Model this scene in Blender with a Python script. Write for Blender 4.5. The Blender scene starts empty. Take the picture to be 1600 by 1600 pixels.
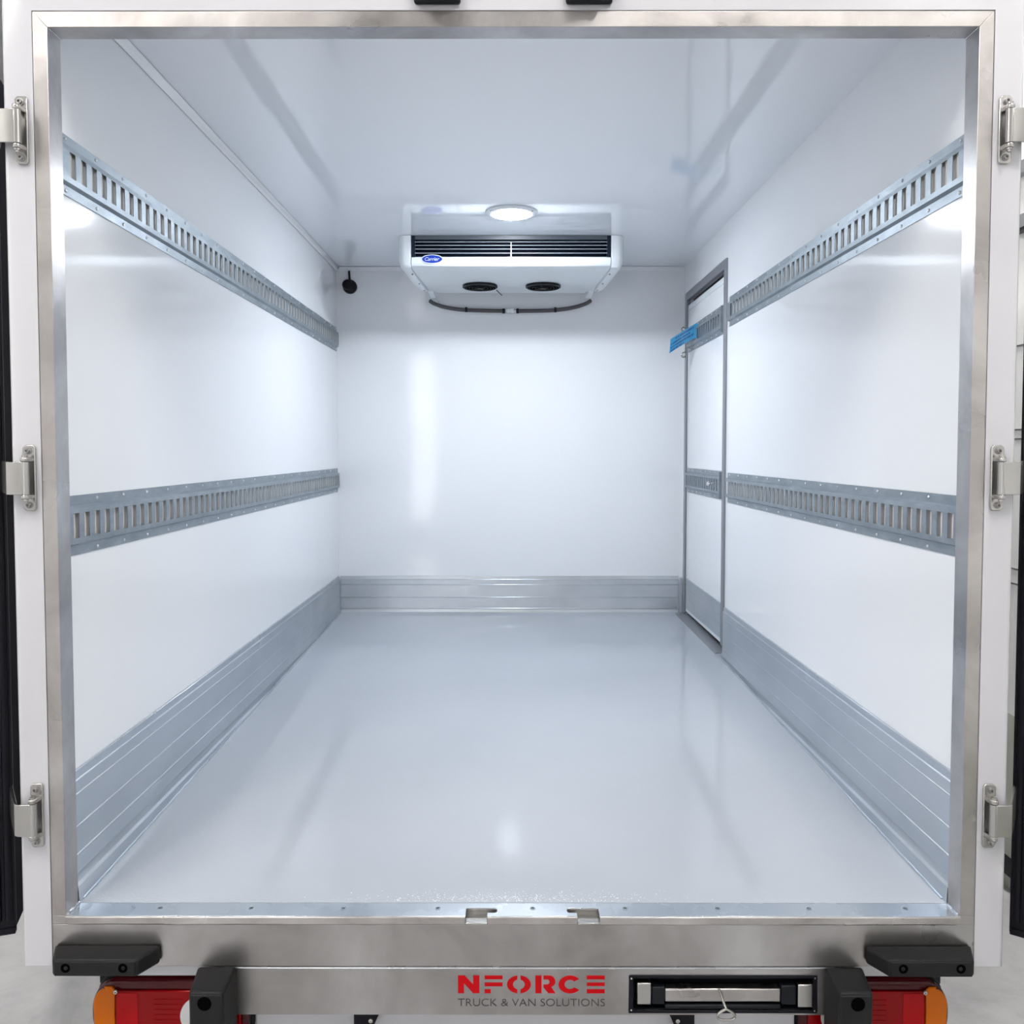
import bpy, bmesh, math, random
from mathutils import Vector, Matrix
random.seed(7)
S = bpy.context.scene
COL = S.collection
PI = math.pi
H = 1.80                      # camera height; all z values below are relative to the camera height

# ---------------------------------------------------------------- camera
cd = bpy.data.cameras.new('camera'); cam = bpy.data.objects.new('camera', cd); COL.objects.link(cam)
cam.location = (-0.0092, 0, H)
cam.rotation_euler = (PI/2 - 0.04036, 0, 0.0015)
cd.sensor_width = 36; cd.lens = 36*1319.25/1600
cd.shift_x = 0.00447; cd.shift_y = -0.02662
cd.clip_start = 0.05
S.camera = cam
# ---------------------------------------------------------------- world / exposure
w = bpy.data.worlds.new('world'); S.world = w; w.use_nodes = True
w.node_tree.nodes['Background'].inputs[0].default_value = (0.75, 0.8, 0.9, 1)
w.node_tree.nodes['Background'].inputs[1].default_value = 0.4
S.view_settings.view_transform = 'Standard'; S.view_settings.look = 'None'
S.view_settings.gamma = 1; S.view_settings.use_curve_mapping = False
S.view_settings.exposure = 1.08
CABIN_LAMP = 155       # emission of the box lamp lens
HALL_FILL = 34         # emission of the unseen ceiling lights added to brighten the hall
HALL_SUM = 2.2         # emission of the tall lit window behind the camera

# ---------------------------------------------------------------- materials
def mat(name, col=(.8,.8,.8), rough=.5, metal=0, coat=0, coat_rough=.03, emit=None, es=0, ior=1.5, spec=.5, trans=0):
    m = bpy.data.materials.new(name); m.use_nodes = True
    b = m.node_tree.nodes['Principled BSDF']
    b.inputs['Base Color'].default_value = (*col, 1); b.inputs['Roughness'].default_value = rough
    b.inputs['Metallic'].default_value = metal; b.inputs['Coat Weight'].default_value = coat
    b.inputs['Coat Roughness'].default_value = coat_rough; b.inputs['IOR'].default_value = ior
    b.inputs['Specular IOR Level'].default_value = spec
    b.inputs['Transmission Weight'].default_value = trans
    if emit: b.inputs['Emission Color'].default_value = (*emit, 1); b.inputs['Emission Strength'].default_value = es
    return m
def nodes(m): return m.node_tree.nodes, m.node_tree.links, m.node_tree.nodes['Principled BSDF']
def noise(m, scale, detail=3, stretch=(1,1,1), rough=.5, dist=0):
    n, l, b = nodes(m)
    tc = n.new('ShaderNodeTexCoord'); mp = n.new('ShaderNodeMapping'); mp.inputs['Scale'].default_value = stretch
    t = n.new('ShaderNodeTexNoise'); t.inputs['Scale'].default_value = scale; t.inputs['Detail'].default_value = detail
    t.inputs['Roughness'].default_value = rough; t.inputs['Distortion'].default_value = dist
    l.new(tc.outputs['Object'], mp.inputs[0]); l.new(mp.outputs[0], t.inputs['Vector'])
    return t.outputs['Fac']
def ramp(m, fac, stops):
    n, l, b = nodes(m); r = n.new('ShaderNodeValToRGB'); e = r.color_ramp.elements
    while len(e) < len(stops): e.new(.5)
    for el, (p, c) in zip(e, stops):
        el.position = p; el.color = (*c, 1) if len(c) == 3 else c
    l.new(fac, r.inputs[0]); return r.outputs[0]
def bump(m, fac, strength, dist, prev=None):
    n, l, b = nodes(m); k = n.new('ShaderNodeBump'); k.inputs['Strength'].default_value = strength; k.inputs['Distance'].default_value = dist
    l.new(fac, k.inputs['Height'])
    if prev: l.new(prev, k.inputs['Normal'])
    l.new(k.outputs[0], b.inputs['Normal']); return k.outputs[0]
def setcol(m, out): m.node_tree.links.new(out, nodes(m)[2].inputs['Base Color'])
def setrough(m, fac, lo, hi, a=.3, c=.7):
    n, l, b = nodes(m); r = n.new('ShaderNodeMapRange'); r.inputs[1].default_value = a; r.inputs[2].default_value = c
    r.inputs[3].default_value = lo; r.inputs[4].default_value = hi; l.new(fac, r.inputs[0]); l.new(r.outputs[0], b.inputs['Roughness'])

M = {}
M['grp'] = m = mat('glossy_white_panel', (.86,.875,.90), .075, ior=1.5)
bump(m, noise(m, 1.7, 1), .25, .01, bump(m, noise(m, 160, 2), .03, .001))
M['grp_ceiling'] = m = mat('glossy_ceiling_panel', (.83,.86,.91), .06, ior=1.7)
bump(m, noise(m, 60, 2, (1, .15, 1)), .05, .002)
M['epoxy'] = m = mat('grey_epoxy_floor', (.36,.40,.445), .13, ior=1.6)
setcol(m, ramp(m, noise(m, 1.6, 3), [(.3,(.41,.44,.48)),(.7,(.44,.47,.51))]))
setrough(m, noise(m, 3, 3), .05, .09)
bump(m, noise(m, 210, 2), .08, .001, bump(m, noise(m, 42, 3), .13, .0022))
# gritty, unrolled strip of epoxy along the rear edge
n_, l_, b_ = nodes(m); prev_ = b_.inputs['Normal'].links[0].from_socket
tc_ = n_.new('ShaderNodeTexCoord'); sp_ = n_.new('ShaderNodeSeparateXYZ'); l_.new(tc_.outputs['Object'], sp_.inputs[0])
mr_ = n_.new('ShaderNodeMapRange'); mr_.inputs[1].default_value = -1.54; mr_.inputs[2].default_value = -1.60; mr_.inputs[3].default_value = 0; mr_.inputs[4].default_value = 1
l_.new(sp_.outputs['Y'], mr_.inputs[0]); mu_ = n_.new('ShaderNodeMath'); mu_.operation = 'MULTIPLY'
l_.new(mr_.outputs[0], mu_.inputs[0]); l_.new(noise(m, 170, 2), mu_.inputs[1]); bump(m, mu_.outputs[0], .6, .0015, prev_)
M['steel'] = m = mat('brushed_stainless_steel', (.6,.58,.55), .3, 1)
setcol(m, ramp(m, noise(m, 4, 5, (1,1,1), .6, .5), [(.3,(.37,.345,.33)),(.52,(.52,.495,.48)),(.75,(.68,.66,.65))]))
setrough(m, noise(m, 6, 4), .24, .42)
bump(m, noise(m, 500, 2, (1,1,.12)), .04, .0005)
M['steel_plate'] = m = mat('brushed_steel_plate', (.55,.54,.52), .3, 1)
setcol(m, ramp(m, noise(m, 3, 5, (1,1,1), .55, .4), [(.3,(.29,.275,.26)),(.5,(.42,.405,.395)),(.72,(.60,.59,.59))]))
setrough(m, noise(m, 5, 3), .26, .40)
bump(m, noise(m, 420, 3), .05, .0005)
M['alu_sill'] = m = mat('aluminium_threshold', (.66,.69,.72), .28, 1)
setrough(m, noise(m, 9, 3), .24, .30)
M['galv'] = m = mat('galvanised_rail', (.42,.47,.51), .44, .72)
setcol(m, ramp(m, noise(m, 30, 5, (1,.35,1), .6), [(.3,(.27,.31,.345)),(.55,(.33,.375,.41)),(.8,(.42,.465,.50))]))
M['galv_back'] = mat('rail_backing', (.66,.63,.60), .5, .1)
M['rivet'] = mat('rivet_head', (.78,.8,.82), .3, 1)
M['skirt'] = m = mat('aluminium_skirting', (.6,.65,.69), .34, .95)
setcol(m, ramp(m, noise(m, 4, 3, (1,.5,1.5), .5), [(.25,(.52,.56,.61)),(.5,(.59,.63,.675)),(.8,(.67,.705,.75))]))
setrough(m, noise(m, 4, 2), .27, .38)
M['white_paint'] = m = mat('white_vehicle_paint', (.57,.57,.60), .16, coat=.6, coat_rough=.04)
bump(m, noise(m, 3, 1), .1, .01)
M['cast'] = m = mat('cast_stainless', (.50,.49,.47), .27, 1)
M['cast_dark'] = mat('cast_recess', (.35,.34,.34), .4, .9)
M['plastic_white'] = mat('moulded_white_plastic', (.80,.84,.87), .28)
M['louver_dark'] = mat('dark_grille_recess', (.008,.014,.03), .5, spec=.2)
M['grille_frame'] = mat('grey_grille_frame', (.07,.085,.105), .4)
M['louver'] = mat('grey_louver', (.50,.55,.60), .35)
M['black'] = m = mat('black_plastic', (.006,.008,.011), .42, spec=.25)
bump(m, noise(m, 500, 2), .08, .0005)
M['door_lining'] = mat('black_door_lining', (.006,.006,.014), .6, spec=.05)
M['rubber'] = mat('black_rubber', (.006,.006,.010), .3, spec=.18)
M['bumper'] = m = mat('moulded_black_rubber', (.013,.013,.0135), .5, spec=.22)
bump(m, noise(m, 700, 2), .15, .0005)
M['hole_shade'] = mat('painted_socket_shade', (.002,.002,.002), .8, spec=0)  # near-black colour painting the shade of recesses that are not cut
M['hose'] = m = mat('grey_hose', (.085,.082,.085), .4)
M['grey_frame'] = mat('grey_aluminium_frame', (.30,.31,.335), .45, .5)
M['blue'] = mat('blue_label', (.035,.27,.50), .5, spec=.3)
M['blue_ink'] = mat('dark_blue_ink', (.01,.06,.2), .5)
M['badge'] = mat('badge_blue', (.008,.04,.36), .25)
M['badge_rim'] = mat('badge_rim', (.72,.78,.92), .3)
M['red_vinyl'] = mat('red_vinyl', (.50,.001,.005), .4, spec=.15)
M['dark_vinyl'] = mat('dark_vinyl', (.05,.05,.05), .4)
M['red_lens'] = m = mat('red_lens', (.26,.0005,.002), .12, spec=.2)
M['red_bright'] = mat('bright_red_lens', (.40,.0008,.003), .14, spec=.2)
n_, l_, b_ = nodes(m)
M['red_dark'] = mat('dark_red_lens', (.06,.0008,.003), .08, spec=.35)
M['amber_lens'] = mat('amber_lens', (.60,.135,.0005), .16, spec=.25)
M['clear_lens'] = mat('clear_lens', (.6,.6,.6), .2, coat=1)
M['lamp_glass'] = mat('lamp_glass', (.9,.9,.9), .3, emit=(.865,.925,1.0), es=CABIN_LAMP)
M['chrome'] = mat('chrome', (.8,.8,.8), .12, 1)
M['concrete'] = m = mat('polished_concrete', (.42,.41,.39), .35)
setcol(m, ramp(m, noise(m, 3.5, 9, (1,1,1), .72, .3), [(.32,(.31,.312,.32)),(.5,(.405,.407,.415)),(.68,(.48,.482,.485))]))
setrough(m, noise(m, 2, 4), .28, .5)
M['hall_wall'] = mat('hall_wall_paint', (.74,.75,.75), .6)
M['hall_lower'] = mat('hall_lower_paint', (.45,.47,.42), .6)
M['hall_panel'] = mat('white_hall_panel', (.80,.81,.80), .4)
M['hall_ceiling'] = mat('hall_ceiling', (.4,.4,.4), .8)
M['hall_fill'] = mat('hall_fill_diffuser', (.9,.9,.9), .4, emit=(1,.96,.93), es=HALL_FILL)
M['hall_window'] = mat('lit_window_glass', (.9,.9,.9), .3, emit=(.97,.97,1.0), es=HALL_SUM)
M['groove'] = mat('groove_shadow_gap', (.12,.12,.12), .7)

# ---------------------------------------------------------------- mesh helpers
def bm_(): return bmesh.new()
def box(bm, x0, x1, y0, y1, z0, z1):
    x0, x1 = sorted((x0, x1)); y0, y1 = sorted((y0, y1)); z0, z1 = sorted((z0, z1))
    v = [bm.verts.new(p) for p in ((x0,y0,z0),(x1,y0,z0),(x1,y1,z0),(x0,y1,z0),(x0,y0,z1),(x1,y0,z1),(x1,y1,z1),(x0,y1,z1))]
    for f in ((0,3,2,1),(4,5,6,7),(0,1,5,4),(1,2,6,5),(2,3,7,6),(3,0,4,7)): bm.faces.new([v[i] for i in f])
    return v
def prism(bm, pts, axis, a, b):
    """extrude a 2-D outline along axis; pts are in the other two axes, in order"""
    def P(p, t): return {'x': (t, p[0], p[1]), 'y': (p[0], t, p[1]), 'z': (p[0], p[1], t)}[axis]
    A = [bm.verts.new(P(p, a)) for p in pts]; B = [bm.verts.new(P(p, b)) for p in pts]
    n = len(pts)
    for i in range(n): bm.faces.new((A[i], A[(i+1) % n], B[(i+1) % n], B[i]))
    bm.faces.new(A[::-1]); bm.faces.new(B)
    return A, B
def cyl(bm, c, r, axis, a, b, n=24, r2=None, sx=1, sy=1):
    """cylinder about c (the two coordinates off axis) from a to b"""
    r2 = r if r2 is None else r2
    def P(u, v, t): return {'x': (t, u, v), 'y': (u, t, v), 'z': (u, v, t)}[axis]
    A = [bm.verts.new(P(c[0]+r*sx*math.cos(2*PI*i/n), c[1]+r*sy*math.sin(2*PI*i/n), a)) for i in range(n)]
    B = [bm.verts.new(P(c[0]+r2*sx*math.cos(2*PI*i/n), c[1]+r2*sy*math.sin(2*PI*i/n), b)) for i in range(n)]
    for i in range(n): bm.faces.new((A[i], A[(i+1) % n], B[(i+1) % n], B[i]))
    bm.faces.new(A[::-1]); bm.faces.new(B)
def lathe(bm, prof, c, axis='y', n=32, cap=True):
    """prof: (radius, t) along axis"""
    def P(r, t, i):
        u = c[0]+r*math.cos(2*PI*i/n); v = c[1]+r*math.sin(2*PI*i/n)
        return {'x': (t, u, v), 'y': (u, t, v), 'z': (u, v, t)}[axis]
    R = [[bm.verts.new(P(r, t, i)) for i in range(n)] for r, t in prof]
    for a, b in zip(R, R[1:]):
        for i in range(n): bm.faces.new((a[i], a[(i+1) % n], b[(i+1) % n], b[i]))
    if cap: bm.faces.new(R[0][::-1]); bm.faces.new(R[-1])
def tube(bm, pts, r, n=10, closed=False):
    pts = [Vector(p) for p in pts]; rings = []; up = Vector((0, 0, 1)); N = len(pts)
    for i, p in enumerate(pts):
        if closed: d = pts[(i+1) % N]-pts[i-1]
        else: d = pts[min(i+1, N-1)]-pts[max(i-1, 0)]
        d.normalize(); u = d.cross(up)
        if u.length < 1e-3: u = d.cross(Vector((0, 1, 0)))
        u.normalize(); v = d.cross(u)
        rings.append([bm.verts.new(p+u*r*math.cos(2*PI*k/n)+v*r*math.sin(2*PI*k/n)) for k in range(n)])
    rr = list(zip(rings, rings[1:])) + ([(rings[-1], rings[0])] if closed else [])
    for a, b in rr:
        for k in range(n): bm.faces.new((a[k], a[(k+1) % n], b[(k+1) % n], b[k]))
    if not closed: bm.faces.new(rings[0][::-1]); bm.faces.new(rings[-1])
def curve(pts, k=8):
    """Catmull-Rom through pts"""
    P = [Vector(p) for p in pts]; P = [P[0]*2-P[1]]+P+[P[-1]*2-P[-2]]; out = []
    for i in range(1, len(P)-2):
        for j in range(k):
            t = j/k; a, b, c, d = P[i-1:i+3]
            out.append(.5*((2*b)+(c-a)*t+(2*a-5*b+4*c-d)*t*t+(3*b-a-3*c+d)*t**3))
    out.append(P[-2]); return out

def wloc(o):
    v = Vector((0, 0, 0))
    while o: v += o.location; o = o.parent
    return v
def tag(o, label=None, cat=None, group=None, kind=None):
    if label: o['label'] = label
    if cat: o['category'] = cat
    if group: o['group'] = group
    if kind: o['kind'] = kind
    return o
def obj(name, bm, m, parent=None, bevel=0, smooth=False, seg=2, mirror=False, solid=0, fix=True):
    """link one mesh object; geometry was given in camera-relative metres"""
    if mirror:
        for v in bm.verts: v.co.x = -v.co.x
    if fix: bmesh.ops.recalc_face_normals(bm, faces=bm.faces)
    elif mirror: bmesh.ops.reverse_faces(bm, faces=bm.faces)
    for v in bm.verts: v.co.z += H
    if parent: off = wloc(parent)
    else:
        xs = [v.co.x for v in bm.verts]; ys = [v.co.y for v in bm.verts]; zs = [v.co.z for v in bm.verts]
        off = Vector(((min(xs)+max(xs))/2, (min(ys)+max(ys))/2, min(zs)))
    for v in bm.verts: v.co -= off
    me = bpy.data.meshes.new(name); bm.to_mesh(me); bm.free(); me.materials.append(M[m] if isinstance(m, str) else m)
    o = bpy.data.objects.new(name, me); COL.objects.link(o)
    if parent: o.parent = parent
    else: o.location = off
    if solid:
        k = o.modifiers.new('solid', 'SOLIDIFY'); k.thickness = solid; k.offset = -1
    if bevel:
        k = o.modifiers.new('bevel', 'BEVEL'); k.width = bevel; k.segments = seg; k.limit_method = 'ANGLE'; k.angle_limit = math.radians(35)
    if smooth or bevel:
        me.polygons.foreach_set('use_smooth', [True]*len(me.polygons))
        me.set_sharp_from_angle(angle=math.radians(40))
    return o
def thing(name, label, cat, loc, group=None, kind=None):
    o = bpy.data.objects.new(name, None); COL.objects.link(o); o.location = (loc[0], loc[1], loc[2]+H); o.empty_display_size = .05
    return tag(o, label, cat, group, kind)
def copy_part(src, parent, wpos):
    """a copy of a part whose own origin sits at its mesh centre, placed at wpos (relative z)"""
    c = src.copy(); COL.objects.link(c); c.parent = parent
    c.location = Vector((wpos[0], wpos[1], wpos[2]+H)) - wloc(parent); return c
def copy_tree(o, parent=None):
    c = o.copy(); COL.objects.link(c)
    if parent: c.parent = parent
    for ch in list(o.children): copy_tree(ch, c)
    return c
def centre_part(name, bm, m, parent, pos, **k):
    """part with its origin at pos; bm given round the origin"""
    for v in bm.verts: v.co += Vector((pos[0], pos[1], pos[2]))
    o = obj(name, bm, m, parent, **k)
    off = Vector((pos[0], pos[1], pos[2]+H)) - wloc(parent)
    for v in o.data.vertices: v.co -= off
    o.location = off; return o

# ================================================================= the cargo box (setting)
W = 1.04; YB = 1.929; YW = 5.086; ZC = 1.0956
def zfloor(y): return -1.054 + (y-1.928)*(.0785/3.158)
bm = bm_(); prism(bm, [(1.9295, zfloor(1.928)), (YW+.08, zfloor(YW+.08)), (YW+.08, -1.17), (1.9295, -1.17)], 'x', -W-.02, W+.02)
tag(obj('floor', bm, 'epoxy'), 'glossy pale grey epoxy floor inside the cargo box', 'floor', kind='structure')
bm = bm_(); box(bm, -W-.08, W+.08, YB, YW+.08, ZC, ZC+.09)
tag(obj('ceiling', bm, 'grp_ceiling'), 'glossy white ceiling inside the cargo box', 'ceiling', kind='structure')
bm = bm_(); box(bm, -W-.08, -W, YB+.0006, YW+.08, -1.16, ZC)
tag(obj('wall_left', bm, 'grp'), 'glossy white left side wall with two slotted rails', 'wall', kind='structure')
bm = bm_(); box(bm, -W, W+.0, YW, YW+.08, -1.16, ZC)
tag(obj('wall_back', bm, 'grp'), 'glossy white end wall below the cooling unit', 'wall', kind='structure')
DY0, DY1, DZ0, DZ1 = 4.118, 4.972, -1.0, .884
bm = bm_()
for a in ((YB+.0006, DY0, -1.16, ZC), (DY1, YW+.08, -1.16, ZC), (DY0, DY1, DZ1, ZC), (DY0, DY1, -1.16, -.997)):
    box(bm, W, W+.08, a[0], a[1], a[2], a[3])
bmesh.ops.remove_doubles(bm, verts=bm.verts, dist=1e-5)
tag(obj('wall_right', bm, 'grp'), 'glossy white right side wall with a narrow door at its far end', 'wall', kind='structure')
# ceiling corner cove strips
def cove(pts, axis, a, b, name):
    bm = bm_(); prism(bm, pts, axis, a, b); return tag(obj(name, bm, 'grp', bevel=.0015), 'slim white corner strip under the ceiling', 'trim', kind='structure')
k = .019; e = .0015
cove([(-W+e, ZC-k-.006), (-W+.004, ZC-k-.006), (-W+k, ZC-.004), (-W+k, ZC-e), (-W+e, ZC-e)], 'y', YB+.002, YW-.002, 'trim_1')
cove([(YW-e, ZC-k-.006), (YW-.004, ZC-k-.006), (YW-k, ZC-.004), (YW-k, ZC-e), (YW-e, ZC-e)], 'x', -W+.021, W-.021, 'trim_2')

# aluminium skirting: (height, standoff) profile from the top down
SK = [(-.757,.001),(-.757,.008),(-.776,.0095),(-.778,.0125),(-.8075,.0125),(-.8085,.0140),(-.8105,.0140),(-.8115,.0125),(-.8842,.0125),(-.8852,.0138),(-.8872,.0138),(-.8882,.0125),(-.951,.0125),(-.952,.0145),(-.956,.0145),(-.957,.0125),(-.974,.0135),(-.988,.0195),(-.9905,.0200),(-.9925,.0190),(-1.012,.0205),(-1.018,.026),(-1.06,.030),(-1.09,.032),(-1.09,.001)]
def skirting(side, a, b, name, label):
    bm = bm_()
    if side == 'back': prism(bm, [(YW-o, z) for z, o in SK if z > -1.05] + [(YW-.001, -1.03)], 'x', a, b)
    else:
        s = -1 if side == 'left' else 1
        prism(bm, [(s*(W-o), z) for z, o in SK], 'y', a, b)
    return tag(obj(name, bm, 'skirt', bevel=.0006, seg=1), label, 'skirting board', kind='structure')
skirting('left', YB+.002, YW-.0235, 'baseboard_left', 'ribbed aluminium skirting along the left wall')
skirting('right', YB+.002, 4.062, 'baseboard_right', 'ribbed aluminium skirting along the right wall up to the side door')
sk = skirting('back', -W+.0155, W-.024, 'baseboard_back', 'ribbed aluminium skirting across the end wall')
bm = bm_(); box(bm, W-.016, W-.001, 5.024, YW-.024, -.985, -.762)
tag(obj('baseboard_right', bm, 'skirt', bevel=.001), 'short aluminium skirting stub between side door and end wall', 'skirting board', kind='structure')
# rear sealant bead along skirting foot
for s, n in ((-1, 'trim_4'), (1, 'trim_5')):
    bm = bm_(); pts = []; y = 1.945
    while y < (5.02 if s < 0 else 4.05):
        t = max(0, (-.990 - zfloor(y)))
        off = .0235 + .08*t + random.uniform(-.001, .0015)
        pts.append((s*(W-off-.002), y, zfloor(y)+.0008)); y += .03
    tube(bm, pts, .0032, 6)
    tag(obj(n, bm, 'skirt', smooth=True), 'thin sealant bead where the skirting meets the floor', 'trim', kind='structure')

# white grains added as painted lamp glints on the epoxy beside the threshold
bm = bm_(); rg = random.Random(3)
for i in range(420):
    x = rg.gauss(.0, .17); y = 1.934+abs(rg.gauss(0, .022)); rr = rg.uniform(.0006, .0014)
    if abs(x) > .5: continue
    z0 = zfloor(y)-.0002; rings = []
    for a in (0, .5, 1.0): rings.append([bm.verts.new((x+rr*math.cos(a*1.4)*math.cos(k*PI/3), y+rr*math.cos(a*1.4)*math.sin(k*PI/3), z0+rr*math.sin(a*1.4))) for k in range(6)])
    for A, B in zip(rings, rings[1:]):
        for k in range(6): bm.faces.new((A[k], A[(k+1) % 6], B[(k+1) % 6], B[k]))
    bm.faces.new(rings[-1]); bm.faces.new(rings[0][::-1])
M['grit'] = mat('white_glint_grit', (.95,.96,.98), .1, ior=1.8)  # white base colour paints the sparkle of the lamp on the rough edge
tag(obj('glint_grit', bm, 'grit', smooth=True), 'fine white grains standing in for lamp glints on the floor coating beside the threshold', 'grit', kind='stuff')

# ================================================================= side door (far end of the right wall)
door = thing('door_1', 'narrow white side door with two short slotted rails at the far right', 'door', (W, 4.55, -.96), kind='structure')
fr = bm_(); x0, x1 = W-.009, W+.012
box(fr, x0, x1, 4.078, 4.122, -.955, .9215); box(fr, x0, x1, 4.968, 5.018, -.962, .9235)
box(fr, x0, x1, 4.122, 4.968, .877, .9225)
obj('door_frame', fr, 'grey_frame', door, bevel=.0015)
fr = bm_(); box(fr, W+.03, W+.075, DY0+.001, DY1-.001, -.99, .883)
obj('rebate', fr, 'rubber', door)
bm = bm_(); box(bm, W+.002, W+.0298, 4.134, 4.960, -.948, .845); lf = obj('door_leaf', bm, 'grp', door, bevel=.004)
bm = bm_()
box(bm, W-.002, W+.0018, 4.134, 4.146, -.948, .845); box(bm, W-.002, W+.0018, 4.950, 4.960, -.948, .845)
box(bm, W-.002, W+.0018, 4.146, 4.950, -.948, -.930); box(bm, W-.002, W+.0018, 4.146, 4.950, .815, .845)
obj('leaf_edging', bm, 'plastic_white', door, bevel=.0008)
bm = bm_(); box(bm, W-.004, W+.0018, 4.148, 4.948, -.928, -.752)
for z in (-.812, -.872, -.815): box(bm, W-.0058, W-.004, 4.148, 4.948, z, z+.004)
obj('kick_plate', bm, 'skirt', door, bevel=.0008)
bm = bm_(); prism(bm, [(W-.052, zfloor(4.1)+.002), (W-.002, zfloor(4.1)+.012), (W+.03, zfloor(4.1)+.012), (W+.03, zfloor(4.1)-.01), (W-.052, zfloor(4.1)-.01)], 'y', 4.125, 5.03)
for v in bm.verts: v.co.z += zfloor(v.co.y)-zfloor(4.1); v.co.x += .017 if (v.co.y < 4.5 and v.co.x < W-.04) else 0
obj('door_sill', bm, 'grey_frame', door, bevel=.001)

# ================================================================= slotted lashing rails
def rail_surface(bm, s, y0, y1, zt, zb, slots, end_lips=False):
    h = zt-zb; us = [0, .024, .029, .041, .100, .113, .118, h]
    ws = [.002, .002, .0125, .0135, .0135, .0125, .002, .002]
    us = [u*h/.1415 if i not in (0, 7) else u for i, u in enumerate(us)]
    ys = [y0]
    for c in slots: ys += [c-.013, c+.013]
    ys.append(y1)
    V = [[bm.verts.new((s*(W-wv), y, zt-u)) for u, wv in zip(us, ws)] for y in ys]
    for i in range(len(ys)-1):
        for j in range(len(us)-1):
            if j == 3 and i % 2 == 1: continue
            bm.faces.new((V[i][j], V[i+1][j], V[i+1][j+1], V[i][j+1]))
def rail(parent, s, y0, y1, zt, zb, first, rivets, back_x=W):
    """profile, backing and rivets of one rail"""
    n = int((y1-.012-first-.006)/.0508)+1
    sl = [first+.0508*i for i in range(n)]
    bm = bm_(); rail_surface(bm, s, y0, y1, zt, zb, sl)
    o = obj('rail_profile', bm, 'galv', parent, fix=False)
    # thickness inward, whichever way the faces run
    k = o.modifiers.new('solid', 'SOLIDIFY'); k.thickness = .0016; k.offset = 0
    bm = bm_()
    box(bm, s*(back_x-.0032), s*(back_x-.0008), y0+.01, y1-.01, zb+.03, zt-.03)
    for c in sl:      # the rolled tongue seen inside each slot
        cyl(bm, (s*(back_x-.0035), c+.004), .0062, 'z', (zt+zb)/2-.030, (zt+zb)/2+.030, 10, sx=.8)
    obj('backing_strip', bm, 'galv_back', parent, smooth=True)
    src = None
    for (y, z) in rivets:
        if src is None:
            bm = bm_(); lathe(bm, [(.0042, 0), (.0040, -.0012), (.0028, -.0024), (.001, -.003)], (0, 0), 'x', 10)
            if s < 0:
                for v in bm.verts: v.co.x = -v.co.x
            src = centre_part('rivet', bm, 'rivet', parent, (s*(W-.0032), y, z), smooth=True)
        else: copy_part(src, parent, (s*(W-.0032), y, z))
def rivet_rows(y0, y1, zt, zb, start):
    r = []; y = start
    while y < y1-.02: r += [(y, zt-.010), (y, zb+.010)]; y += .1456
    return r
RY1 = YW-.012
def full_rail(s, y0, y1, zt, zb, first, rv, label):
    t = thing('lashing_rail', label, 'lashing rail', (s*W, (y0+y1)/2, zb), 'slotted lashing rails on the side walls')
    rail(t, s, y0, y1, zt, zb, first, rivet_rows(y0, y1, zt, zb, rv)); return t
full_rail(-1, 1.931, RY1, .732, .5926, 1.997-.0508*0, 1.985, 'galvanised slotted lashing rail, the upper of the two on the left wall')
full_rail(-1, 1.931, RY1, -.1063, -.2478, 1.9795, 2.101, 'galvanised slotted lashing rail, the lower of the two on the left wall')
full_rail(1, 1.931, 4.034, .727, .5876, 1.986, 1.985, 'galvanised slotted lashing rail on the right wall, upper one, ending at the door')
full_rail(1, 1.931, 4.034, -.105, -.2478, 1.9745, 2.101, 'galvanised slotted lashing rail on the right wall, lower one, ending at the door')
for zt, zb in ((.712, .572), (-.101, -.241)):
    rg = obj('door_rail', (lambda b: (rail_surface(b, 1, 4.15, 4.945, zt, zb, [4.20+.0508*i for i in range(15)]), b)[1])(bm_()), 'galv', door, fix=False)
    k_ = rg.modifiers.new('solid', 'SOLIDIFY'); k_.thickness = .0016; k_.offset = 0
    bm = bm_(); box(bm, W-.0034, W-.0022, 4.16, 4.94, zb+.03, zt-.03); obj('rail_backing', bm, 'galv', rg)
    bm = bm_(); box(bm, W-.015, W-.001, 4.148, 4.152, zb+.005, zt-.005); obj('rail_end', bm, 'galv', rg)
    src = None
    for i in range(8):
        for z in (zt-.010, zb+.010):
            p = (W-.0032, 4.175+.1035*i, z)
            if src is None:
                bm = bm_(); lathe(bm, [(.0040, 0), (.0038, -.0012), (.0026, -.0024), (.001, -.003)], (0, 0), 'x', 10)
                src = centre_part('rivet', bm, 'rivet', rg, p, smooth=True)
            else: copy_part(src, rg, p)
bm = bm_(); cyl(bm, (4.24, -.165), .0045, 'x', W-.04, W-.012, 12); lathe(bm, [(.004, W-.055), (.011, W-.051), (.013, W-.044), (.009, W-.037), (.004, W-.034)], (4.24, -.165), 'x', 14)
cyl(bm, (4.19, -.172), .004, 'x', W-.03, W-.012, 10)
obj('door_knob', bm, 'chrome', door, smooth=True)

# ================================================================= rear opening frame
YF = 1.8738; WI = 1.0137; WO = 1.0456; ZI = .9207; ZO = .9543
frame = thing('rear_opening_frame', 'brushed stainless steel frame around the rear opening of the cargo box', 'door frame', (0, 1.90, -1.172))
for s in (-1, 1):
    bm = bm_(); prism(bm, [(WI, -1.0545), (WO, -1.0545), (WO, ZO), (WI, ZI)], 'y', YF, YB)
    if s < 0:
        obj('jamb', bm, 'steel', frame, bevel=.0010, mirror=True)
    else: obj('jamb', bm, 'steel', frame, bevel=.0010)
bm = bm_(); prism(bm, [(-WI, ZI), (WI, ZI), (WO, ZO), (-WO, ZO)], 'y', YF, YB); obj('header', bm, 'steel', frame, bevel=.0010)
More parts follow.
